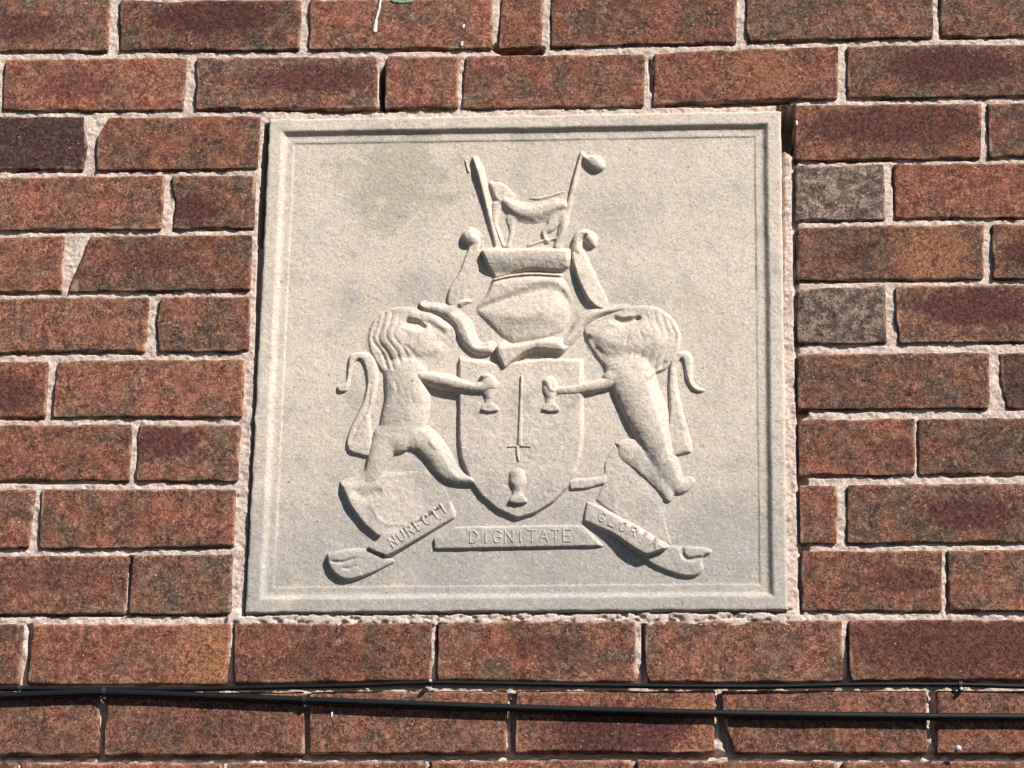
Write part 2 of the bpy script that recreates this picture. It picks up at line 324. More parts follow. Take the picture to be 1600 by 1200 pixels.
wall = tag(empty('brick_wall', (0, 0, -.35)), 'weathered red-brown brick wall with pale pinkish mortar joints around the carved stone', 'wall')
def edge(e, t):
    if isinstance(e, tuple): return e[0]+(e[1]-e[0])*t
    return np.interp(t, [p[0] for p in e], [p[1] for p in e])
OUTL = []     # wall outlines of all bricks, for the mortar
def build_brick(ra, rb, spec):
    L, Rr, tone = spec[0], spec[1], spec[2]
    fl = spec[3] if len(spec) > 3 else None; dk = spec[4] if len(spec) > 4 else 0.0
    # outline & size in metres
    xm = (edge(L, .5)+edge(Rr, .5))/2
    a, b = W(edge(L, .5), 0)[0], 0
    ym = (bed(ra, 1, xm)+bed(rb, 0, xm))/2
    x0, _ = W(edge(L, .5), ym); x1, _ = W(edge(Rr, .5), ym); w = float(x1-x0)
    _, z0 = W(xm, bed(rb, 0, xm)); _, z1 = W(xm, bed(ra, 1, xm)); h = float(z1-z0)
    def stops(n, size):
        e = [0, .0006, .0014, .0026, .0042]
        k = max(3, int((size-.0084)/.0055)); mid = np.linspace(.0042, size-.0042, k)[1:-1]
        return np.concatenate([e, mid, [size-q for q in e[::-1]]])
    S = stops(0, w); T = stops(0, h)
    s, t = np.meshgrid(S, T)                 # metres from left, metres from bottom
    rad = .0016+.0016*R.rand()
    al = np.minimum(s, w-s); be = np.minimum(t, h-t)
    # round the corners
    inn = (al < rad) & (be < rad)
    p = np.where(inn, (rad-al)/rad, 0); q = np.where(inn, (rad-be)/rad, 0)
    p2 = p*np.sqrt(1-q*q/2); q2 = q*np.sqrt(1-p*p/2)
    s2 = s+np.where(inn, np.where(s < w/2, 1, -1)*(p-p2)*rad, 0); t2 = t+np.where(inn, np.where(t < h/2, 1, -1)*(q-q2)*rad, 0)
    e = np.minimum(al, be)
    u = s2/w; v = 1-t2/h
    px = edge(L, v)*(1-u)+edge(Rr, v)*u
    py = bed(ra, 1, px)*(1-v)+bed(rb, 0, px)*v
    X, Z = W(px, py)
    sd_ = R.rand()*90
    wob = np.clip(1-e/.006, 0, 1)
    X = X+wob*.0005*fbm(X+sd_, Z, .011, 1)*2; Z = Z+wob*.00045*fbm(X, Z+sd_, .013, 4)*2
    # worn arris: the drop at the edge varies along it
    wear = np.clip(.8+2.6*fbm(X+sd_, Z, .02, 7), .25, 2.6)
    D = -.0017*wear*np.clip(1-e/(.0019*np.sqrt(wear)+.0006), 0, 1)**1.7
    D = D+.0006*fbm(X+sd_, Z, .03, 2)+.00035*fbm(X+sd_, Z, .006, 9)
    D = D+(R.rand()-.5)*.0012+(s/w-.5)*(R.rand()-.5)*.0012+(t/h-.5)*(R.rand()-.5)*.0010
    ny, nx = X.shape
    V = np.stack([X.ravel(), -D.ravel(), Z.ravel()], 1)
    F = grid_faces(np.ones((ny-1, nx-1), bool), ny, nx).tolist()
    ring = [(0, i) for i in range(nx)]+[(j, nx-1) for j in range(1, ny)]+[(ny-1, i) for i in range(nx-2, -1, -1)]+[(j, 0) for j in range(ny-2, 0, -1)]
    ids = [j*nx+i for j, i in ring]
    bk = V[ids].copy(); bk[:, 1] = .090; n0 = len(V); V = np.vstack([V, bk]); m = len(ids)
    for i in range(m):
        F.append([ids[(i+1) % m], ids[i], n0+i, n0+(i+1) % m])
    cx, cz = float(X.mean()), float(Z.mean())
    V = V-np.array([cx, 0, cz])
    o = meshobj('brick', V, F, MB, wall, True, (cx, 0, cz+.35))
    o['tone'] = float(tone+(0 if tone > .9 else (R.rand()-.5)*.26)); o['lum'] = float(.93+.30*R.rand()); o['dark'] = float(dk)
    o['half'] = [w/2, h/2, 0.0]
    pa = spec[5] if len(spec) > 5 else None
    if pa:
        fx, fz = W(pa[0], pa[1]); o['patch'] = [float(fx)-cx, float(fz)-cz, float(pa[4])]; o['patch_size'] = [pa[2]*.00072, pa[3]*.00074, 1.0]
    else:
        o['patch'] = [9., 9., 0.]; o['patch_size'] = [.01, .01, 1.]
    o['offset'] = [float(R.rand()*9), 0.0, float(R.rand()*9)]
    if fl:
        fx, fz = W(fl[0], fl[1]); o['blotch'] = [float(fx)-cx, float(fz)-cz, min(1.0, float(fl[4])*1.2)]
        o['blotch_size'] = [fl[2]*.00079, fl[3]*.00086, 1.0]
    else:
        o['blotch'] = [9., 9., 0.]; o['blotch_size'] = [.01, .01, 1.]
    b0 = min(ids); OUTL.append(np.stack([X[[0, ny//2, -1, -1, ny//2, 0], [0, 0, 0, -1, -1, -1]], Z[[0, ny//2, -1, -1, ny//2, 0], [0, 0, 0, -1, -1, -1]]], 1))
    return o
for ra, rb, bricks in ROWS:
    for spec in bricks: build_brick(ra, rb, spec)

# ------------------------------------------------------------------ distances
def seg_d(X, Z, a, b):
    ax, az = a; bx, bz = b; dx, dz = bx-ax, bz-az; L2 = dx*dx+dz*dz+1e-18
    t = np.clip(((X-ax)*dx+(Z-az)*dz)/L2, 0, 1)
    return np.hypot(X-ax-t*dx, Z-az-t*dz), t
def poly_sd(X, Z, P):
    """signed distance, positive inside"""
    d = np.full(X.shape, 1e9); ins = np.zeros(X.shape, bool); n = len(P)
    for i in range(n):
        a = P[i]; b = P[(i+1) % n]; dd, _ = seg_d(X, Z, a, b); d = np.minimum(d, dd)
        if a[1] != b[1]:
            c = ((a[1] > Z) != (b[1] > Z)) & (X < (b[0]-a[0])*(Z-a[1])/(b[1]-a[1])+a[0]); ins ^= c
    return np.where(ins, d, -d)

# ------------------------------------------------------------------ the plaque outline (survey corners on its front face)
RIM = .0022          # rim stands this far in front of the brick face
FIELD = -.0036       # sunk panel
PC = WP([(421, 186), (1220, 173), (1231, 953), (383, 958)], RIM)    # tl, tr, br, bl

# ------------------------------------------------------------------ mortar
gx0, gz0 = W(-330, 1400); gx1, gz1 = W(1930, -110)
st = .00135
gx = np.arange(float(gx0), float(gx1), st); gz = np.arange(float(gz0), float(gz1), st)
GX, GZ = np.meshgrid(gx, gz)
inside = np.full(GX.shape, -1.0)
for P in OUTL+[PC]:
    i0, i1 = np.searchsorted(gx, [P[:, 0].min()-.01, P[:, 0].max()+.01]); j0, j1 = np.searchsorted(gz, [P[:, 1].min()-.01, P[:, 1].max()+.01])
    sl = (slice(j0, j1), slice(i0, i1))
    if i1-i0 < 2 or j1-j0 < 2: continue
    inside[sl] = np.maximum(inside[sl], poly_sd(GX[sl], GZ[sl], P))
rec = .0036+.0013*fbm(GX, GZ, .016, 3)+.0016*fbm(GX, GZ, .0055, 6)+.0010*fbm(GX, GZ, .0025, 8)
low = sm((-.03-GZ)/.03)
rec = rec+low*(.0034+.004*np.abs(fbm(GX, GZ, .02, 2)))
rec = rec+sm((.07-GZ)/.02)*0
# beside the bed joint under the plaque: crumbly
bt = np.exp(-((GZ-.0)/.010)**2)*((GX > .06) & (GX < .69))
rec = rec-bt*.0035+bt*(.0075*fbm(GX, GZ*1.6, .007, 11, 3))
def gap(pts, depth, soft=.0016, rag=.0012):
    global rec
    P = WP(pts); i0, i1 = np.searchsorted(gx, [P[:, 0].min()-.01, P[:, 0].max()+.01]); j0, j1 = np.searchsorted(gz, [P[:, 1].min()-.01, P[:, 1].max()+.01])
    sl = (slice(j0, j1), slice(i0, i1)); X, Z = GX[sl], GZ[sl]
    d = poly_sd(X, Z, P)+rag*fbm(X, Z, .007, 5)
    k = sm(d/soft+.5); rec[sl] = rec[sl]*(1-k)+(depth+.2*rec[sl])*k
gap([(414, 192), (424, 190), (430, 300), (425, 381), (402, 380), (404, 330), (408, 250)], .086, .0008, .0006)
gap([(402, 381), (412, 381), (404, 560), (392, 800), (384, 962), (381, 962), (387, 800), (397, 600)], .014, .0008, .0008)
gap([(1214, 164), (1242, 163), (1244, 215), (1240, 245), (1226, 232), (1215, 240), (1210, 180)], .075, .001, .0024)
gap([(1238, 236), (1246, 240), (1250, 600), (1256, 960), (1249, 960), (1243, 600), (1237, 300)], .0072, .0012)
gap([(1217, 230), (1226, 240), (1224, 560), (1217, 560)], .0065, .0010)
gap([(593, 112), (602, 100), (602, 170), (592, 168)], .070, .0008, .0006)
gap([(1013, 88), (1021, 96), (1023, 152), (1016, 140)], .012, .0012)
gap([(200, 868), (212, 868), (206, 940), (200, 935)], .014, .0012)
gap([(762, 72), (775, 66), (840, 66), (852, 74), (848, 84), (820, 86), (785, 85)], .030, .0012, .002)
gap([(1040, 158), (1235, 152), (1235, 162), (1120, 166), (1040, 165)], .010, .0014)
gap([(400, 168), (620, 166), (620, 172), (570, 176), (510, 177), (470, 173)], .008, .0014, .002)
gap([(1243, 636), (1265, 636), (1262, 648), (1246, 658)], .014, .001)
gap([(1246, 742), (1262, 744), (1262, 756), (1248, 762)], .014, .001)
gap([(1252, 836), (1262, 846), (1266, 858), (1252, 868)], .012, .001)
gap([(204, 752), (212, 752), (60, 760), (56, 752)], .0035, .001)
for x0 in (478, 800): gap([(x0-2, 1084), (x0+7, 1084), (x0+6, 1176), (x0-2, 1176)], .013, .0014)
gap([(1120, 1084), (1130, 1084), (1142, 1150), (1150, 1176), (1136, 1176), (1124, 1140)], .014, .0016)
gap([(1452, 1080), (1462, 1080), (1462, 1176), (1456, 1140)], .012, .0014)
gap([(155, 1090), (163, 1090), (163, 1176), (159, 1176)], .009, .0012)
for x0, x1 in ((361, 366), (677, 685), (996, 1008), (1319, 1329), (34, 48), (24, 32), (666, 674), (988, 996)):
    t0 = 975 if x0 not in (24, 666, 988) else 1190
    gap([((x0+x1)/2, t0), (x1+1, t0), (x1+3, t0+92), ((x0+x1)/2+1, t0+92)], .011, .0014)
gap([(0, 1174), (1600, 1170), (1600, 1182), (0, 1185)], .0125, .0016, .004)
gap([(-100, 956), (360, 956), (360, 960), (-100, 963)], .0085, .001, .002)
gap([(395, 955), (1240, 950), (1240, 954.5), (395, 960)], .0085, .0010, .0035)
gap([(300, 1062), (1600, 1058), (1600, 1068), (300, 1072)], .010, .0014, .002)
# extra groove in the mortar, blackens the shadow line along lower left arrises
sh = np.full(inside.shape, -1.0); sh[:-2, :-1] = inside[2:, 1:]
cr_ = np.full(inside.shape, -1.0); cr_[:-1, :-1] = inside[1:, 1:]
m1 = sm((sh+.0006)/.0012)*(inside < .0012); kk_ = np.clip(.55+1.9*fbm(GX, GZ, .022, 10, 2), .12, 1)
rec = rec+.0050*m1*kk_
keep = (inside < .0045)
kc = keep[:-1, :-1] | keep[1:, :-1] | keep[:-1, 1:] | keep[1:, 1:]
ny, nx = GX.shape
V = np.stack([GX.ravel(), np.maximum(rec, .0002).ravel(), GZ.ravel()+.35], 1); F = grid_faces(kc, ny, nx); V, F = compact(V, F)
mo = meshobj('mortar', V, F, MM, wall, True); mo['kind'] = 'stuff'; mo['label'] = 'pale pinkish lime mortar in the joints'
# solid backing inside the wall, behind the deepest hole
x0, x1, z0, z1 = float(gx0), float(gx1), float(gz0)+.35, float(gz1)+.35
V = [(x, y, z) for y in (.096, .13) for z in (z0, z1) for x in (x0, x1)]
F = [(0, 1, 3, 2), (4, 6, 7, 5), (0, 4, 5, 1), (2, 3, 7, 6), (0, 2, 6, 4), (1, 5, 7, 3)]
meshobj('wall_core', V, F, MM, wall, False)

# white splashes of lime on the top course
def splash(pts, rad, mat, label, h=.0010):
    P = WP(pts, .001); xs = np.arange(P[:, 0].min()-.006, P[:, 0].max()+.006, .0006); zs = np.arange(P[:, 1].min()-.006, P[:, 1].max()+.006, .0006)
    X, Z = np.meshgrid(xs, zs); H = np.full(X.shape, -1.)
    for i in range(max(1, len(P)-1)):
        a = P[i]; b = P[min(i+1, len(P)-1)]; d, t = seg_d(X, Z, a, b)
        r = rad[i]+(rad[min(i+1, len(P)-1)]-rad[i])*t
        H = np.maximum(H, (r-d)/r)
    H = H+.35*fbm(X, Z, .004, 3)
    D = .0004+h*np.sqrt(np.clip(H, 0, 1)); kk = H > -.05
    kc = kk[:-1, :-1] & kk[1:, :-1] & kk[:-1, 1:] & kk[1:, 1:]
    V = np.stack([X.ravel(), -D.ravel(), Z.ravel()+.35], 1); F = grid_faces(kc, *X.shape)
    if len(F) == 0: return
    V, F = compact(V, F); o = meshobj('splash', V, F, mat, wall); o['label'] = label
splash([(595, -6), (593, 12), (588, 30), (586, 48)], [.0016, .0014, .0016, .0026], MW, 'white drip running down a brick in the top course')
splash([(725, 39), (724, 42)], [.0017, .0017], MW, 'small white spot')
splash([(722, 66), (721, 70)], [.0015, .0015], MW, 'small white spot')
splash([(618, -2), (640, -1)], [.0050, .0045], MG, 'pale green patch on a brick in the top course')
splash([(1325, 41), (1326, 43)], [.0012, .0012], MW, 'small white spot') if 0 else None
splash([(519, 1113), (518, 1120)], [.0012, .0010], MW, 'short white scratch')
splash([(1245, 190), (1245, 195)], [.0017, .0012], MW, 'small white spot')

# ------------------------------------------------------------------ carved plaque
plaque = tag(empty('carved_plaque', (float(PC[:, 0].mean()), 0, float(PC[3, 1]))),
             'square cream stone plaque with coat of arms carved in relief, set into the brick wall', 'plaque')
PO = np.array([PC[:, 0].mean(), 0, PC[3, 1]])
def pput(name, V, F, parent=None, smooth=True):
    return meshobj(name, np.asarray(V)-PO, F, MS, parent or plaque, smooth)
# slab: rim, cove, step, field
size_x = np.linalg.norm(PC[1]-PC[0]); size_z = np.linalg.norm(PC[0]-PC[3])
def lines(n):
    e = [0, .0005, .0012, .0022, .004, .007, .011, .0135, .0145, .0152, .0160, .0168, .0176, .0184, .0194, .0205, .022, .025, .0278, .0288, .0294, .0300, .0306, .0314, .033]
    mid = np.arange(.036, n-.0355, .003); return np.concatenate([e, mid, [n-q for q in e[::-1]]])
sx, sz = lines(size_x), lines(size_z)
SX, SZ = np.meshgrid(sx, sz)
U = SX/size_x; T = SZ/size_z
def bil(a, b, c, d): return (1-U)*(1-T)*a+U*(1-T)*b+U*T*c+(1-U)*T*d
PX = bil(PC[3, 0], PC[2, 0], PC[1, 0], PC[0, 0]); PZ = bil(PC[3, 1], PC[2, 1], PC[1, 1], PC[0, 1])
e = np.minimum(np.minimum(SX, size_x-SX), np.minimum(SZ, size_z-SZ))
ew = e+.0007*fbm(PX, PZ, .03, 2)
def field_noise(X, Z): return .0006*fbm(X, Z, .06, 3)+.00025*fbm(X, Z, .012, 5)
c1 = sm((ew-.0140)/.0080); c2 = sm((ew-.0284)/.0026)
D = RIM+(FIELD+.0010-RIM)*c1-.0010*c2-.0006*sm((ew-.0225)/.004)*(1-c2)*0
D = D-.0018*np.clip(1-e/.0022, 0, 1)**2*(1+1.5*fbm(PX, PZ, .015, 6))+.0003*fbm(PX, PZ, .02, 4)*(1-c2)+c2*field_noise(PX, PZ)
edg = (e < .0001)
PX = PX+np.where(e < .002, .0008*fbm(PX, PZ, .012, 8), 0); PZ = PZ+np.where(e < .002, .0008*fbm(PZ, PX, .012, 9), 0)
ny, nx = PX.shape
V = np.stack([PX.ravel(), -D.ravel(), PZ.ravel()], 1); F = grid_faces(np.ones((ny-1, nx-1), bool), ny, nx).tolist()
ids = [i for i in range(nx)]+[j*nx+nx-1 for j in range(1, ny)]+[(ny-1)*nx+i for i in range(nx-2, -1, -1)]+[j*nx for j in range(ny-2, 0, -1)]
bk = V[ids].copy(); bk[:, 1] = .092; n0 = len(V); V = np.vstack([V, bk]); m = len(ids)
for i in range(m): F.append([ids[(i+1) % m], ids[i], n0+i, n0+(i+1) % m])
pput('slab', V, F)

# --- relief toolkit: heights in millimetres above the sunk field
def cr(pts, n=6, closed=False):
    """Catmull-Rom through points (any number of columns)"""
    P = np.array(pts, float); N_ = len(P); out = []
    for i in range(N_ if closed else N_-1):
        p0 = P[(i-1) % N_] if (closed or i > 0) else 2*P[0]-P[1]; p1 = P[i]; p2 = P[(i+1) % N_]
        p3 = P[(i+2) % N_] if (closed or i+2 < N_) else 2*P[-1]-P[-2]
        for k in range(n):
            t = k/n; out.append(.5*((2*p1)+(p2-p0)*t+(2*p0-5*p1+4*p2-p3)*t*t+(3*p1-p0-3*p2+p3)*t**3))
    if not closed: out.append(P[-1])
    return np.array(out)
PXM = .000715        # metres per survey pixel on the plaque
class Relief:
    def __init__(s, box, step=.0008, soft=0.8):
        (u0, v0, u1, v1) = box; P = WP([(u0, v0), (u1, v0), (u1, v1), (u0, v1)], FIELD)
        xs = np.arange(P[:, 0].min(), P[:, 0].max(), step); zs = np.arange(P[:, 1].min(), P[:, 1].max(), step)
        s.X, s.Z = np.meshgrid(xs, zs); s.H = np.full(s.X.shape, -6.0); s.step = step; s.soft = soft; s.keep = None
        # survey-pixel coordinates of the grid, for slopes of a surface
        s.U0 = (u0, v0); s.x0 = W(u0, v0, FIELD)
    def uv(s, u, v): return np.array(W(u, v, FIELD))
    def lin(s, a, b):
        """0..1 ramp from survey point a to b"""
        A, B = s.uv(*a), s.uv(*b); d = B-A
        return np.clip(((s.X-A[0])*d[0]+(s.Z-A[1])*d[1])/(d@d), 0, 1)
    def add(s, h, k=0.0):
        if k <= 0: s.H = np.maximum(s.H, h)
        else:
            m = np.clip(.5+.5*(h-s.H)/k, 0, 1); s.H = s.H*(1-m)+h*m+k*m*(1-m)
    def stroke(s, pts, H, prof='round', curve=True, k=0.0, out=3.5, n=5):
        """pts: (u, v, radius_px[, height factor])"""
        P = np.array([tuple(p)+(1.0,)*(4-len(p)) for p in pts], float)
        if curve and len(P) > 2: P = cr(P, n)
        xy = WP(P[:, :2], FIELD); r = P[:, 2]*PXM; hf = P[:, 3]
        best = np.full(s.X.shape, 1e9); br = np.zeros(s.X.shape); bh = np.ones(s.X.shape)
        for i in range(max(1, len(xy)-1)):
            j = min(i+1, len(xy)-1); d, t = seg_d(s.X, s.Z, xy[i], xy[j]); rr = r[i]+(r[j]-r[i])*t; q = d-rr; m = q < best
            best = np.where(m, q, best); br = np.where(m, rr, br); bh = np.where(m, hf[i]+(hf[j]-hf[i])*t, bh)
        ins = np.clip(-best/br, 0, 1)
        if prof == 'round': h = np.sqrt(np.clip(1-(1-ins)**2, 0, 1))
        elif prof == 'letter': h = np.clip(-best/.0005, 0, 1)
        elif prof == 'flat': h = np.clip(-best/.0012, 0, 1)**.6
        else: h = sm(ins*1.15)
        h = H*bh*h if not callable(H) else H(s)*bh*h
        h = np.where(best > 0, -best*1000*out, h)
        s.add(h, k); return s
    def poly(s, pts, H, bevel=1.6, dome=0.0, domew=18, smooth=0, k=0.0, out=3.5, power=.6):
        P = cr(pts, smooth, True) if smooth else np.array(pts, float)
        d = poly_sd(s.X, s.Z, WP(P, FIELD))*1000
        Hb = H(s) if callable(H) else H
        h = Hb*np.clip(d/bevel, 0, 1)**power+dome*sm(np.clip(d/(domew*PXM*1000), 0, 1))
        h = np.where(d < 0, d*out, h); s.add(h, k); return s
    def carve(s, pts, depth, w=1.2, curve=True):
        """groove: pts (u, v, radius_px)"""
        P = np.array(pts, float)
        if curve and len(P) > 2: P = cr(P, 5)
        xy = WP(P[:, :2], FIELD); r = P[:, 2]*PXM; g = np.zeros(s.X.shape)
        for i in range(len(xy)-1):
            d, t = seg_d(s.X, s.Z, xy[i], xy[i+1]); rr = r[i]+(r[i+1]-r[i])*t
            g = np.maximum(g, sm(1-d/rr))
        s.H = s.H-depth*g; return s
    def build(s, name, parent=None, label=None, noise=.42, blur=2, g=.45):
        H = s.H
        if g:      # upper right flanks, facing the sun, shaped so lit edges fade into the stone
            H = np.maximum(H, -1.2); stp = s.step*1000; nn = 1
            acc = H.copy()
            for nn in (1, 1, 2, 3, 4, 6):
                Q = np.full(acc.shape, -1.2); Q[:-nn, :-nn] = acc[nn:, nn:]
                acc = np.minimum(acc, Q+g*nn*stp*1.414)
            H = np.where(s.H < -1.2, s.H, acc)
        for _ in range(blur):
            Q = np.pad(np.clip(H, -2.5, 99), 1, mode='edge')
            H = (Q[1:-1, 1:-1]*4+Q[:-2, 1:-1]*2+Q[2:, 1:-1]*2+Q[1:-1, :-2]*2+Q[1:-1, 2:]*2+Q[:-2, :-2]+Q[:-2, 2:]+Q[2:, :-2]+Q[2:, 2:])/16
        H = np.where(H > 0, H*.88, H)+noise*fbm(s.X, s.Z, .010, 7)+noise*.6*fbm(s.X, s.Z, .003, 2)
        keep = H > -1.3 if s.keep is None else s.keep; kc = keep[:-1, :-1] | keep[1:, :-1] | keep[:-1, 1:] | keep[1:, 1:]
        Dm = FIELD+H*.001
        V = np.stack([s.X.ravel(), -Dm.ravel(), s.Z.ravel()], 1); F = grid_faces(kc, *s.X.shape); V, F = compact(V, F)
        o = pput(name, V, F, parent)
        if parent: o.location = (0, 0, 0)
        if label: o['label'] = label
        return o

#RELIEF_BEGIN
# shield
SHH = 5.0
r = Relief((700, 545, 930, 830))
sh_pts = [(717, 556), (717, 620), (717, 690), (721, 718), (733, 750), (752, 777), (778, 798), (808, 812), (838, 803), (866, 785), (888, 762), (903, 735), (911, 705), (914, 680), (914, 620), (913, 560), (860, 558), (787, 566)]
r.poly(sh_pts, SHH, 1.0, 1.0, 60)
shield = r.build('shield', g=.8)
r = Relief((800, 580, 824, 705)); r.stroke([(815.5, 590, 3.5), (814, 640, 4), (812.5, 697, 5)], SHH+3.0, 'letter'); r.build('pale_line', shield, g=0, label='thin upright bar down the middle of the shield')
def charge(x, y, s_, h=1.0):
    r = Relief((x-30, y-45, x+30, y+45)); b = SHH+.3
    r.stroke([(x, y-24, 13*s_), (x+1, y-14, 14*s_), (x+1, y-4, 9*s_)], b+4.5*h)
    r.stroke([(x+1, y-4, 10*s_), (x, y+8, 9*s_)], b+3.2*h)
    r.poly([(x-14*s_, y+20), (x-9*s_, y+8), (x+9*s_, y+6), (x+16*s_, y+17), (x+14*s_, y+22), (x, y+24)], b+3.6*h, 1.6)
    r.build('charge', shield, g=0)
charge(764, 625, 1.15); charge(859, 625, 1.15); charge(808, 768, 1.15, 1.2)
r = Relief((785, 690, 835, 730)); r.stroke([(794, 700, 3), (806, 699, 3), (818, 699, 3), (830, 700, 3)], SHH+2.6, 'letter', False); r.stroke([(809, 700, 4), (809, 710, 5), (811, 722, 4)], SHH+3.0); r.build('cross_bar', shield, g=0)

# helmet with its collar
r = Relief((715, 425, 920, 595))
r.poly([(772, 432), (830, 426), (878, 428), (890, 445), (898, 466), (897, 482), (880, 456), (850, 452), (815, 461), (778, 474), (736, 488), (760, 462)], 4.5, 1.6, 1.5, 40)
r.poly([(738, 484), (778, 470), (815, 458), (850, 450), (878, 452), (890, 468), (893, 492), (884, 517), (858, 529), (800, 537), (782, 527), (760, 505)], 3.0, 5.0, 9.0, 62, power=.8)
r.carve([(736, 486, 5), (778, 471, 5), (815, 458, 6), (850, 448, 7), (876, 452, 7), (890, 470, 6)], 3.0)
hl = r.build('helmet', blur=14)
r = Relief((760, 520, 905, 590))
r.poly([(774, 545), (782, 534), (790, 530), (796, 537), (830, 532), (862, 525), (884, 528), (893, 540), (880, 553), (855, 550), (836, 549), (818, 556), (800, 570), (788, 581), (778, 562)], 9.0, 1.5, 1.5, 12)
r.stroke([(877, 538, 8)]*2, 12.0); r.build('gorget', hl, g=.9)
r = Relief((765, 420, 885, 450)); r.stroke([(773, 438, 4), (800, 431, 4), (835, 428, 4), (876, 430, 4)], 7.0); r.build('helmet_rim', hl, g=.9)
# wreath (twisted roll) that carries the crest
r = Relief((740, 380, 910, 440))
r.poly([(750, 392), (768, 386), (800, 388), (850, 386), (893, 388), (895, 402), (890, 418), (878, 426), (830, 423), (774, 436), (762, 420)], lambda q: 3.5+7.5*np.sin(np.clip(q.lin((820, 428), (820, 386)), 0, 1)*math.pi*.80), 1.5)
r.build('wreath', g=1.2)
# crest beast
r = Relief((755, 245, 895, 402)); K = 1.0
r.stroke([(786, 304, 19), (795, 312, 18)], 2.6, 'soft', k=K)
r.poly([(762, 282), (768, 300), (773, 312), (786, 322), (806, 322), (800, 300), (785, 284)], lambda q: 4.4-2.4*q.lin((768, 304), (800, 290)), 1.4, k=.8)
r.stroke([(790, 316, 12), (808, 329, 18), (835, 333, 21), (862, 325, 18), (880, 322, 13)], 6.2, 'soft', k=1.6)
r.stroke([(828, 310, 2.5), (850, 309, 3), (882, 299, 2)], 3.0, k=.8)
r.stroke([(776, 322, 9), (773, 345, 6), (780, 365, 5), (787, 384, 4)], 4.0, k=K)
r.stroke([(798, 342, 9), (800, 362, 5), (794, 386, 4)], 2.5, k=K)
r.stroke([(872, 332, 14), (862, 354, 9), (850, 364, 5), (856, 378, 4)], 3.5, k=K)
r.stroke([(882, 338, 10), (880, 362, 7), (870, 386, 6)], 4.5, k=K)
r.stroke([(826, 384, 3), (850, 376, 3), (872, 372, 3)], 2.5)
r.build('crest_beast', blur=3, g=.8)
r = Relief((715, 235, 810, 400))
r.poly([(736, 243), (748, 244), (758, 262), (766, 300), (776, 345), (787, 388), (774, 390), (766, 358), (755, 312), (745, 272)], lambda q: 8.8-5.5*q.lin((742, 250), (778, 388))-2.5*q.lin((748, 280), (765, 276)), 1.0)
r.stroke([(728, 250, 2.5), (733, 268, 3)], 5.0); r.stroke([(774, 390, 4), (786, 392, 4), (796, 390, 4)], 5.0)
r.build('staff', None, 'left one of two slanting staffs, broad at the top', g=.8)
r = Relief((855, 225, 955, 402))
r.stroke([(909, 240, 3.5, 1.0), (899, 280, 4.5, 1.0), (889, 322, 5, .8), (880, 350, 6, .7), (872, 388, 6, .6)], 4.2, 'flat')
r.stroke([(910, 239, 4, .7), (918, 250, 7, .8), (930, 254, 14, 1.0), (934, 258, 13, 1.0)], 8.0)
r.build('club', None, 'right one of two slanting staffs, with a knob', g=1.1)
# mantling
r = Relief((640, 345, 800, 570)); K = .8
r.stroke([(735, 372, 15)]*2, 9.5)
r.poly([(732, 356), (746, 358), (756, 372), (755, 395), (748, 425), (732, 455), (722, 478), (700, 478), (701, 452), (716, 428), (726, 402), (732, 385)], lambda q: 3.6-1.8*q.lin((722, 420), (750, 430)), 1.4, smooth=3, k=.6)
r.carve([(746, 362, 4), (752, 374, 4), (750, 390, 4)], 3.0)
r.build('mantling', None, 'scroll and leaf hanging on the left of the helmet', g=1.0)
r = Relief((640, 445, 800, 570))
r.stroke([(665, 480, 9, .9), (684, 482, 12, .9), (705, 489, 14), (723, 506, 16), (733, 528, 15), (747, 544, 12), (764, 545, 11)], 7.2, 'round', k=.5)
r.stroke([(664, 477, 10)]*2, 8.0, k=.6); r.stroke([(768, 541, 11)]*2, 9.0, k=.6)
r.stroke([(735, 470, 5, .6), (720, 474, 8, .8), (708, 484, 9)], 5.0, 'soft', k=1.2)
r.carve([(716, 480, 4), (731, 497, 4), (741, 525, 5), (750, 541, 5), (766, 540, 4)], 3.2)
r.build('mantling', None, 'curling leaf below left of the helmet, over the left beast', g=.62)
r = Relief((860, 345, 1000, 560))
r.stroke([(902, 392, 10), (903, 372, 8), (915, 363, 6), (927, 370, 8), (926, 381, 8)], 6.5)
r.stroke([(924, 374, 11)]*2, 8.0)
r.poly([(893, 398), (897, 420), (905, 445), (921, 474), (944, 486), (950, 470), (936, 440), (924, 412), (912, 390), (900, 385)], lambda q: 7.5-7.6*q.lin((904, 440), (940, 426)), 1.2, smooth=3, out=1.5)
r.build('mantling', None, 'scroll and leaf hanging on the right of the helmet', g=.9)
r = Relief((860, 455, 1010, 560))
r.stroke([(980, 480, 8, .8), (956, 484, 10), (930, 491, 13), (909, 505, 13), (896, 524, 11), (883, 538, 10)], 6.0, 'soft')
r.build('mantling', None, 'curling leaf below right of the helmet, over the right beast', g=.45)

# left supporter
r = Relief((550, 465, 790, 800)); K = 1.4
r.poly([(580, 508), (596, 488), (628, 478), (664, 484), (700, 499), (714, 512), (713, 528), (702, 545), (686, 566), (660, 590), (615, 592), (590, 572), (576, 540)], 2.6, 2.0, 2.0, 40, 4, k=K, power=.7)
r.stroke([(628, 534, 58), (650, 530, 54)], 9.5, 'soft', k=K)                                   # mane
r.stroke([(646, 496, 18), (674, 500, 16), (696, 514, 14)], 6.2, 'soft', k=2.0)   # brow and muzzle
r.stroke([(655, 545, 30), (680, 545, 24)], 6.0, 'soft', k=2.0)                  # jaw
r.stroke([(634, 585, 34, .85), (638, 620, 36), (632, 655, 37), (620, 682, 29, .85)], 10.5, 'round', k=1.6)   # chest and flank
r.stroke([(606, 684, 24), (592, 716, 18), (582, 742, 15, .85), (562, 756, 14, .6), (542, 758, 9, .5)], 7.5, 'round', k=1.8)   # far hind leg
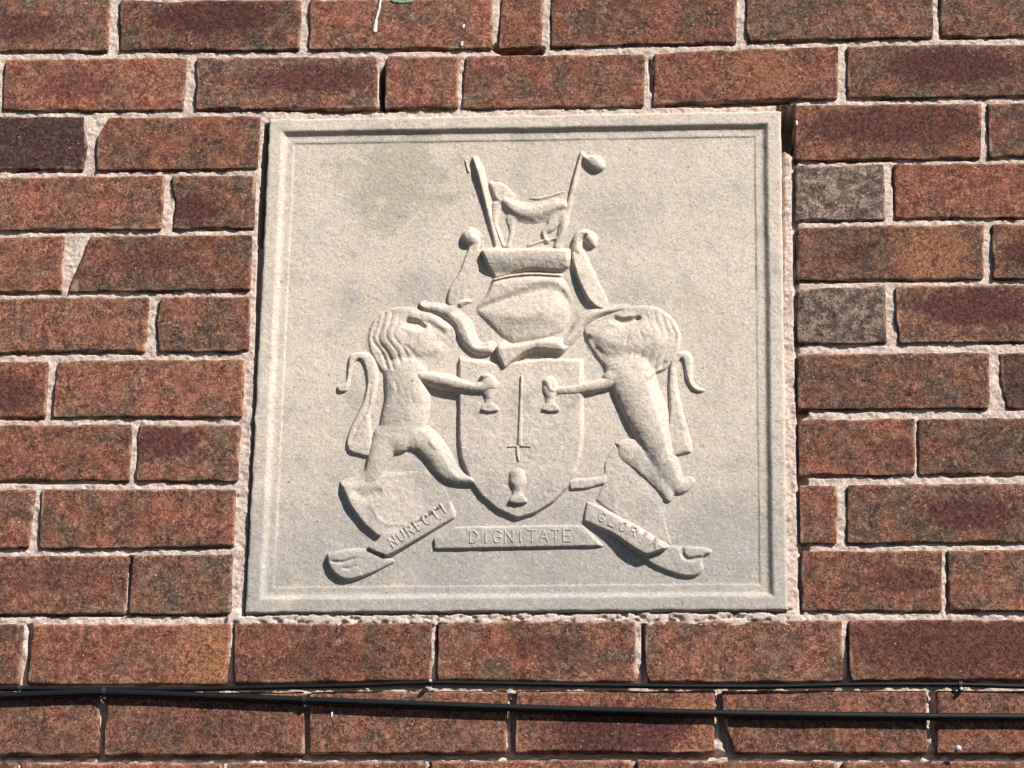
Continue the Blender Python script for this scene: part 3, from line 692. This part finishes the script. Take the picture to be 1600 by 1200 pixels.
r.stroke([(632, 672, 28), (664, 688, 23), (684, 710, 21), (700, 736, 18), (722, 747, 12), (742, 749, 10)], 7.4, 'round', k=1.6)
r.stroke([(676, 694, 14, 1.0), (680, 700, 14)], 8.6, 'soft', k=2.0)   # near thigh
r.stroke([(545, 762, 9), (572, 764, 12)], 3.4, 'soft', k=1.0)
r.carve([(638, 503, 6), (650, 507, 9), (663, 513, 6)], 5.5)                                 # eye
r.stroke([(636, 513, 2.5), (652, 520, 3), (668, 521, 2.5)], 6.4, k=.5)
r.carve([(668, 492, 4), (690, 500, 4), (700, 506, 3)], .8)
for q, (a, b, c) in enumerate([((592, 496), (584, 530), (606, 578)), ((602, 490), (594, 532), (616, 580)), ((613, 488), (606, 528), (628, 574)), ((624, 494), (618, 528), (640, 570)), ((632, 520), (634, 540), (652, 566))]):
    r.carve([(*a, 3), (b[0]+4, (a[1]+b[1])/2-3, 3.5), (b[0]-2, b[1], 3.5), ((b[0]+c[0])/2+3, (b[1]+c[1])/2, 3.5), (*c, 3)], 1.5-.15*q)
                                 # mouth
for q in range(3): r.carve([(618+q*12, 600+q*9, 3), (622+q*12, 612+q*9, 3), (616+q*12, 622+q*9, 2)], .7)
body = r.build('supporter', None, 'left beast holding the shield', g=.7)
r = Relief((645, 575, 790, 635)); r.stroke([(660, 590, 12, .8), (690, 596, 15, 1.0), (722, 603, 14), (752, 608, 12), (766, 602, 17, 1.05)], 11.5, 'round')
r.stroke([(756, 592, 7), (768, 589, 8), (778, 598, 7)], 11.5, k=1.2); r.build('foreleg', body, g=1.3)
r = Relief((510, 535, 620, 730))
r.poly(cr([(546, 556), (560, 549), (578, 550), (590, 562), (593, 590), (588, 620), (580, 650), (585, 690), (578, 714), (562, 712), (545, 706), (541, 690), (550, 662), (566, 630), (573, 600), (570, 575), (562, 562), (552, 572), (548, 600), (543, 612), (530, 614), (526, 604), (540, 596), (543, 575)], 3, True), 3.4, 1.8)
r.carve([(550, 690, 4), (560, 665, 3), (574, 640, 3), (580, 600, 3)], 1.3)
r.build('tail', body, g=.7)
# right supporter
r = Relief((850, 465, 1120, 810)); K = 1.4
r.poly([(912, 514), (925, 502), (955, 489), (985, 478), (1025, 478), (1053, 497), (1063, 525), (1060, 552), (1040, 578), (1010, 588), (970, 598), (950, 580), (932, 558), (918, 536)], 3.0, 2.0, 2.0, 40, 4, k=K, power=.7)
r.stroke([(1010, 532, 56), (985, 534, 50), (950, 532, 36)], 9.0, 'soft', k=K)
r.stroke([(985, 500, 20), (958, 508, 18), (934, 518, 16), (924, 524, 12)], 6.2, 'soft', k=2.0)
r.stroke([(975, 548, 28), (952, 548, 20), (938, 540, 14)], 6.4, 'soft', k=2.0)
r.stroke([(970, 556, 30, .45), (985, 586, 36, .9), (1001, 625, 36), (1018, 665, 32), (1032, 704, 25, .85), (1047, 740, 20, .6), (1060, 760, 14, .45), (1078, 752, 10, .2)], 12.0, 'round', k=1.6)
r.stroke([(955, 592, 14), (985, 600, 22)], 8, 'round', k=1.4)
r.stroke([(985, 705, 22), (1010, 722, 24), (1030, 745, 20), (1042, 768, 12), (1044, 778, 8)], 5.2, 'round', k=1.4)
r.poly([(960, 692), (974, 690), (1000, 700), (1012, 742), (996, 740), (978, 714)], 3.6, 1.6, 1.2, 12, 2, k=1.0)
r.carve([(962, 499, 6), (975, 504, 9), (997, 499, 6)], 5.5)
r.stroke([(960, 512, 2.5), (974, 517, 3), (990, 513, 2.5)], 7.0, k=.5)
for q, (a, b, c) in enumerate([((1046, 500), (1054, 530), (1034, 574)), ((1034, 492), (1042, 530), (1022, 576)), ((1022, 490), (1030, 528), (1010, 574)), ((1010, 494), (1018, 526), (998, 568)), ((1003, 516), (1004, 536), (988, 562))]):
    r.carve([(*a, 3), (b[0]-4, (a[1]+b[1])/2-3, 3.5), (b[0]+2, b[1], 3.5), ((b[0]+c[0])/2-3, (b[1]+c[1])/2, 3.5), (*c, 3)], 1.3-.15*q)
r.carve([(984, 520, 2), (980, 532, 2.5), (978, 540, 2)], 1.5)
r.carve([(1010, 584, 4), (1024, 578, 5), (1040, 568, 4)], 1.6)

body = r.build('supporter', None, 'right beast holding the shield', g=.7)
r = Relief((835, 570, 975, 640)); r.stroke([(956, 598, 11, .8), (930, 604, 11, .85), (900, 610, 10, .8), (872, 612, 10, .85)], 9.5, 'round')
r.stroke([(858, 600, 12, 1.0), (862, 612, 10, 1.0)], 11.0, k=.8); r.build('foreleg', body, g=1.3)
r = Relief((1035, 535, 1115, 730))
r.poly(cr([(1048, 560), (1058, 550), (1072, 547), (1083, 555), (1084, 572), (1084, 590), (1092, 602), (1103, 607), (1100, 613), (1086, 612), (1074, 598), (1070, 580), (1066, 562), (1058, 570), (1060, 600), (1068, 640), (1078, 675), (1083, 704), (1068, 710), (1046, 714), (1040, 690), (1046, 640), (1044, 600)], 3, True), 3.4, 1.6)
r.carve([(1054, 590, 2.5), (1060, 625, 2.5), (1070, 665, 2.5), (1074, 695, 2.5)], 1.4)
r.build('tail', body, g=.7)
# thigh and ground under the right beast
r = Relief((875, 680, 1065, 850))
r.poly([(887, 748), (948, 742), (948, 756), (918, 765), (890, 767)], 3.0, 1.5)
r.poly([(930, 782), (942, 757), (944, 722), (961, 692), (975, 700), (1000, 735), (1045, 778), (1040, 806), (1052, 856), (1020, 850)], lambda q: 1.0+1.0*q.lin((1040, 800), (940, 740)), 1.8, .6, 20, 0)
r.build('compartment', None, 'rough ground under the right beast', g=.6)
r = Relief((520, 735, 735, 870))
r.poly([(529, 751), (545, 745), (575, 738), (640, 720), (690, 745), (708, 780), (700, 796), (650, 826), (610, 846), (588, 840), (566, 820), (546, 792)], lambda q: .3+7.0*q.lin((655, 765), (550, 805)), 2.2, .2, 18, 0)
r.carve([(582, 792, 4), (592, 812, 5), (606, 820, 4), (634, 821, 3)], -.9)
r.carve([(560, 772, 12), (574, 776, 13), (590, 770, 11)], 2.2)
r.build('compartment', None, 'rough ground under the left beast', g=.35)

# ribbons
FONT = {'A': [[(0, 0), (.5, 1), (1, 0)], [(.2, .35), (.8, .35)]], 'C': [[(1, .85), (.7, 1), (.3, 1), (0, .7), (0, .3), (.3, 0), (.7, 0), (1, .15)]],
        'D': [[(0, 0), (0, 1), (.55, 1), (1, .7), (1, .3), (.55, 0), (0, 0)]], 'E': [[(1, 1), (0, 1), (0, 0), (1, 0)], [(0, .5), (.8, .5)]],
        'G': [[(1, .85), (.7, 1), (.3, 1), (0, .7), (0, .3), (.3, 0), (.8, 0), (1, .2), (1, .45), (.6, .45)]], 'I': [[(.5, 0), (.5, 1)]],
        'L': [[(0, 1), (0, 0), (1, 0)]], 'N': [[(0, 0), (0, 1), (1, 0), (1, 1)]], 'O': [[(.3, 0), (0, .3), (0, .7), (.3, 1), (.7, 1), (1, .7), (1, .3), (.7, 0), (.3, 0)]],
        'R': [[(0, 0), (0, 1), (.7, 1), (1, .8), (.7, .52), (0, .52)], [(.5, .52), (1, 0)]], 'T': [[(.5, 0), (.5, 1)], [(0, 1), (1, 1)]], 'U': [[(0, 1), (0, .25), (.3, 0), (.7, 0), (1, .25), (1, 1)]]}
def letters(text, a, b, h, wd, Hf, box, parent, rad=2.1, rise=1.1):
    """raised letters along the line a -> b (baseline), each its own mesh"""
    a = np.array(a, float); b = np.array(b, float); n = len(text); d = (b-a)/max(1, n-1); ln = np.linalg.norm(b-a); ux = (b-a)/ln; uy = np.array([ux[1], -ux[0]])
    for i, c in enumerate(text):
        o = a+d*i; u_ = min(o[0], o[0]+h)-h; r = Relief((o[0]-h*1.3, o[1]-h*1.8, o[0]+h*1.3, o[1]+h*1.1), .0005)
        for st_ in FONT[c]:
            P = [(*(o+ux*(p[0]-.5)*wd+uy*p[1]*h), rad) for p in st_]
            r.stroke(P, lambda q: Hf(q)+rise, 'letter', False, out=9)
        base = Hf(r)+.4; q_ = r.H > base-.5
        for _ in range(2):
            g_ = q_.copy(); g_[1:] |= q_[:-1]; g_[:-1] |= q_[1:]; g_[:, 1:] |= q_[:, :-1]; g_[:, :-1] |= q_[:, 1:]; q_ = g_
        r.keep = q_; r.H = np.maximum(r.H, base-.7)
        r.build('letter', parent, None, .30, 2, 0)
hf = lambda q: 4.2+3.2*q.lin((700, 800), (600, 850))
r = Relief((570, 770, 725, 885))
r.poly([(600, 832), (640, 822), (668, 808), (698, 786), (705, 782), (713, 800), (712, 810), (662, 840), (614, 868), (604, 872), (582, 864), (572, 857), (586, 848)], hf, 1.4, .4)
sc = r.build('motto_ribbon', g=1.5, label='left end of the motto ribbon, sloping down to the left')
letters('NURECTI', (619, 855), (697, 803), 16, 9, hf, None, sc, 2.0, 1.2)
r = Relief((505, 845, 632, 915))
r.poly(cr([(511, 866), (520, 862), (548, 856), (575, 857), (600, 868), (620, 876), (600, 888), (575, 900), (545, 908), (527, 902), (515, 888)], 3, True), lambda q: 3.0+4.0*q.lin((610, 880), (520, 880)), 1.4, .6)
r.carve([(519, 879, 2.5), (535, 880, 3), (553, 874, 2.5)], 2.6); r.carve([(536, 889, 2), (545, 890, 2.5), (556, 885, 2)], 1.8)
r.build('ribbon_tail', sc, g=1.0)
hm = lambda q: 3.6
r = Relief((668, 808, 958, 872)); r.poly([(712, 822), (912, 819), (948, 855), (678, 860), (677, 842)], hm, 1.1, .3)
sc = r.build('motto_ribbon', g=1.0, label='middle of the motto ribbon with raised letters DIGNITATE')
letters('DIGNITATE', (741, 849), (886, 847), 18, 12, hm, None, sc)
hr = lambda q: 3.6+8.0*q.lin((915, 800), (985, 845))
r = Relief((900, 770, 1065, 880))
r.poly([(917, 783), (930, 786), (1000, 822), (1050, 853), (1040, 862), (1010, 872), (990, 862), (958, 838), (911, 816), (913, 800)], hr, 1.6, .4)
sc = r.build('motto_ribbon', g=1.5, label='right end of the motto ribbon, sloping down to the right')
letters('GLORIA', (938, 816), (1020, 857), 14, 9, hr, None, sc, 1.9, 1.15)
r = Relief((985, 840, 1125, 912))
r.poly(cr([(1000, 868), (1020, 862), (1045, 852), (1062, 852), (1085, 853), (1112, 857), (1110, 866), (1098, 872), (1100, 888), (1090, 900), (1070, 902), (1045, 895), (1020, 884)], 3, True), 4.0, 1.5, .5)
r.carve([(1066, 854, 3.5), (1067, 868, 4.5), (1076, 875, 4.5), (1094, 872, 3.5)], 3.0); r.build('ribbon_tail', sc, g=1.0)
#RELIEF_END

# ------------------------------------------------------------------ cables and clips
def tube(pts, rad, d0, nseg=14, n=8):
    """pts (u, v) along the wall; returns verts, faces of a tube lying against bricks"""
    P = cr([(u, v) for u, v in pts], n); L = []
    for u, v in P:
        x, z = W(u, v, d0); L.append((float(x), -d0+.0006*float(fbm(np.array(x), np.array(z), .05, 3)), float(z)))
    L = np.array(L); V = []; F = []
    for i, p in enumerate(L):
        t = L[min(i+1, len(L)-1)]-L[max(i-1, 0)]; t /= np.linalg.norm(t); a = np.cross(t, [0, 1, 0]); a /= np.linalg.norm(a); b = np.cross(t, a)
        for k in range(nseg):
            th = 2*math.pi*k/nseg; V.append(p+rad*(math.cos(th)*a+math.sin(th)*b))
    for i in range(len(L)-1):
        for k in range(nseg):
            a = i*nseg+k; b = i*nseg+(k+1) % nseg; F.append((a, b, b+nseg, a+nseg))
    F.append(tuple(range(nseg-1, -1, -1))); F.append(tuple((len(L)-1)*nseg+k for k in range(nseg)))
    return np.array(V), F, L
def cable(name, pts, rad, d0, label):
    V, F, L = tube(pts, rad, d0); c = L[len(L)//2].copy()
    return tag(meshobj(name, V-c, F, MC, None, True, tuple(c)), label, 'cable', 'black cables running along the wall')
UP = [(-300, 1078), (-100, 1076), (31, 1076.5), (163, 1077), (300, 1077), (420, 1074), (560, 1071), (672, 1067), (820, 1069), (1010, 1072), (1200, 1073), (1340, 1070), (1500, 1070), (1620, 1073), (1900, 1075)]
LO = [(-300, 1098), (-100, 1093), (0, 1088), (100, 1084), (163, 1082.5), (300, 1087), (420, 1092), (600, 1099), (800, 1106), (1000, 1112), (1150, 1115.5), (1300, 1118), (1450, 1120), (1620, 1121), (1900, 1124)]
cable('cable', UP, .0026, .0022, 'thinner upper black cable just below the plaque, nearly level')
cable('cable', LO, .0042, .0042, 'thicker lower black cable sloping gently down to the right')
def clip(u, v, crad, d0, label, white=False, down=True):
    x, z = W(u, v, d0); x = float(x); z = float(z)
    root = tag(empty('cable_clip', (x, 0, z)), label, 'cable clip', 'nailed cable clips')
    V = []; F = []; ns = 12; hw = .0021; ro = crad+.0013; ri = crad+.0001
    prof = [(ro if k == 0 else ro, 0) for k in range(1)]
    for xx, in ((-hw,), (hw,)):
        for rr in (ri, ro):
            for k in range(ns+1):
                th = math.pi*k/ns        # from top, over the front, to the bottom
                V.append((xx, -d0-rr*math.sin(th), rr*math.cos(th)))
            V.append((xx, .002, -rr)); V.append((xx, .002, rr))
    n = ns+3; order = [n-1]+list(range(ns+1))+[n-2]
    for a, b, fl in ((0, n, 0), (2*n, 3*n, 1)):       # end faces
        for i in range(len(order)-1):
            q = (a+order[i], a+order[i+1], b+order[i+1], b+order[i]); F.append(q if fl else q[::-1])
    for a, b, fl in ((n, 3*n, 0), (0, 2*n, 1)):
        for i in range(len(order)-1):
            q = (a+order[i], a+order[i+1], b+order[i+1], b+order[i]); F.append(q[::-1] if fl else q)
    meshobj('saddle', V, F, MCLIP, root, False)
    # nail boss and nail head
    def lathe(name, prof, mat, cz):
        V = []; F = []; ns = 14
        for r_, y in prof:
            for k in range(ns): V.append((r_*math.cos(2*math.pi*k/ns), -y, cz+r_*math.sin(2*math.pi*k/ns)))
        for i in range(len(prof)-1):
            for k in range(ns): a = i*ns+k; b = i*ns+(k+1) % ns; F.append((a, b, b+ns, a+ns))
        F.append(tuple((len(prof)-1)*ns+k for k in range(ns)))
        return meshobj(name, V, F, mat, root, True)
    cz = -(crad+.0024) if down else 0
    dd = 0 if down else d0+crad
    lathe('boss', [(.0028, -.002), (.0028, .004+dd), (.0022, .0052+dd)], MCLIP, cz)
    lathe('nail', [(.0009, .004+dd), (.0009, .0056+dd), (.0019, .0057+dd), (.0017, .0064+dd), (.0008, .0068+dd)], MNAIL if white else MCLIP, cz)
clip(31, 1076, .0026, .0022, 'small black clip at the far left end of the upper cable')
clip(163, 1082, .0042, .0042, 'black clip where the two cables meet near the left')
clip(476, 1094, .0042, .0042, 'black clip on the lower cable over a mortar joint left of centre')
clip(673, 1066, .0026, .0022, 'black clip with shiny nail head on the upper cable below the middle of the plaque', True, False)
clip(1501, 1070, .0026, .0022, 'black clip with pale nail on the upper cable at the right', True)
# stray nail lower right
x, z = W(1497, 1170, .006); x = float(x); z = float(z)
root = tag(empty('masonry_nail', (x, 0, z)), 'pale nail head sticking out of the brick edge below the cables at the right', 'nail')
def rev(prof, mat, name):
    V = []; F = []; ns = 14
    for r_, y in prof:
        for k in range(ns): V.append((r_*math.cos(2*math.pi*k/ns), -y, r_*math.sin(2*math.pi*k/ns)))
    for i in range(len(prof)-1):
        for k in range(ns): a = i*ns+k; b = i*ns+(k+1) % ns; F.append((a, b, b+ns, a+ns))
    F.append(tuple((len(prof)-1)*ns+k for k in range(ns))); return meshobj(name, V, F, mat, root, True)
rev([(.0013, -.01), (.0013, .009)], MNAIL, 'shank'); rev([(.0013, .0085), (.0030, .009), (.0030, .0102), (.0016, .011)], MNAIL, 'head')
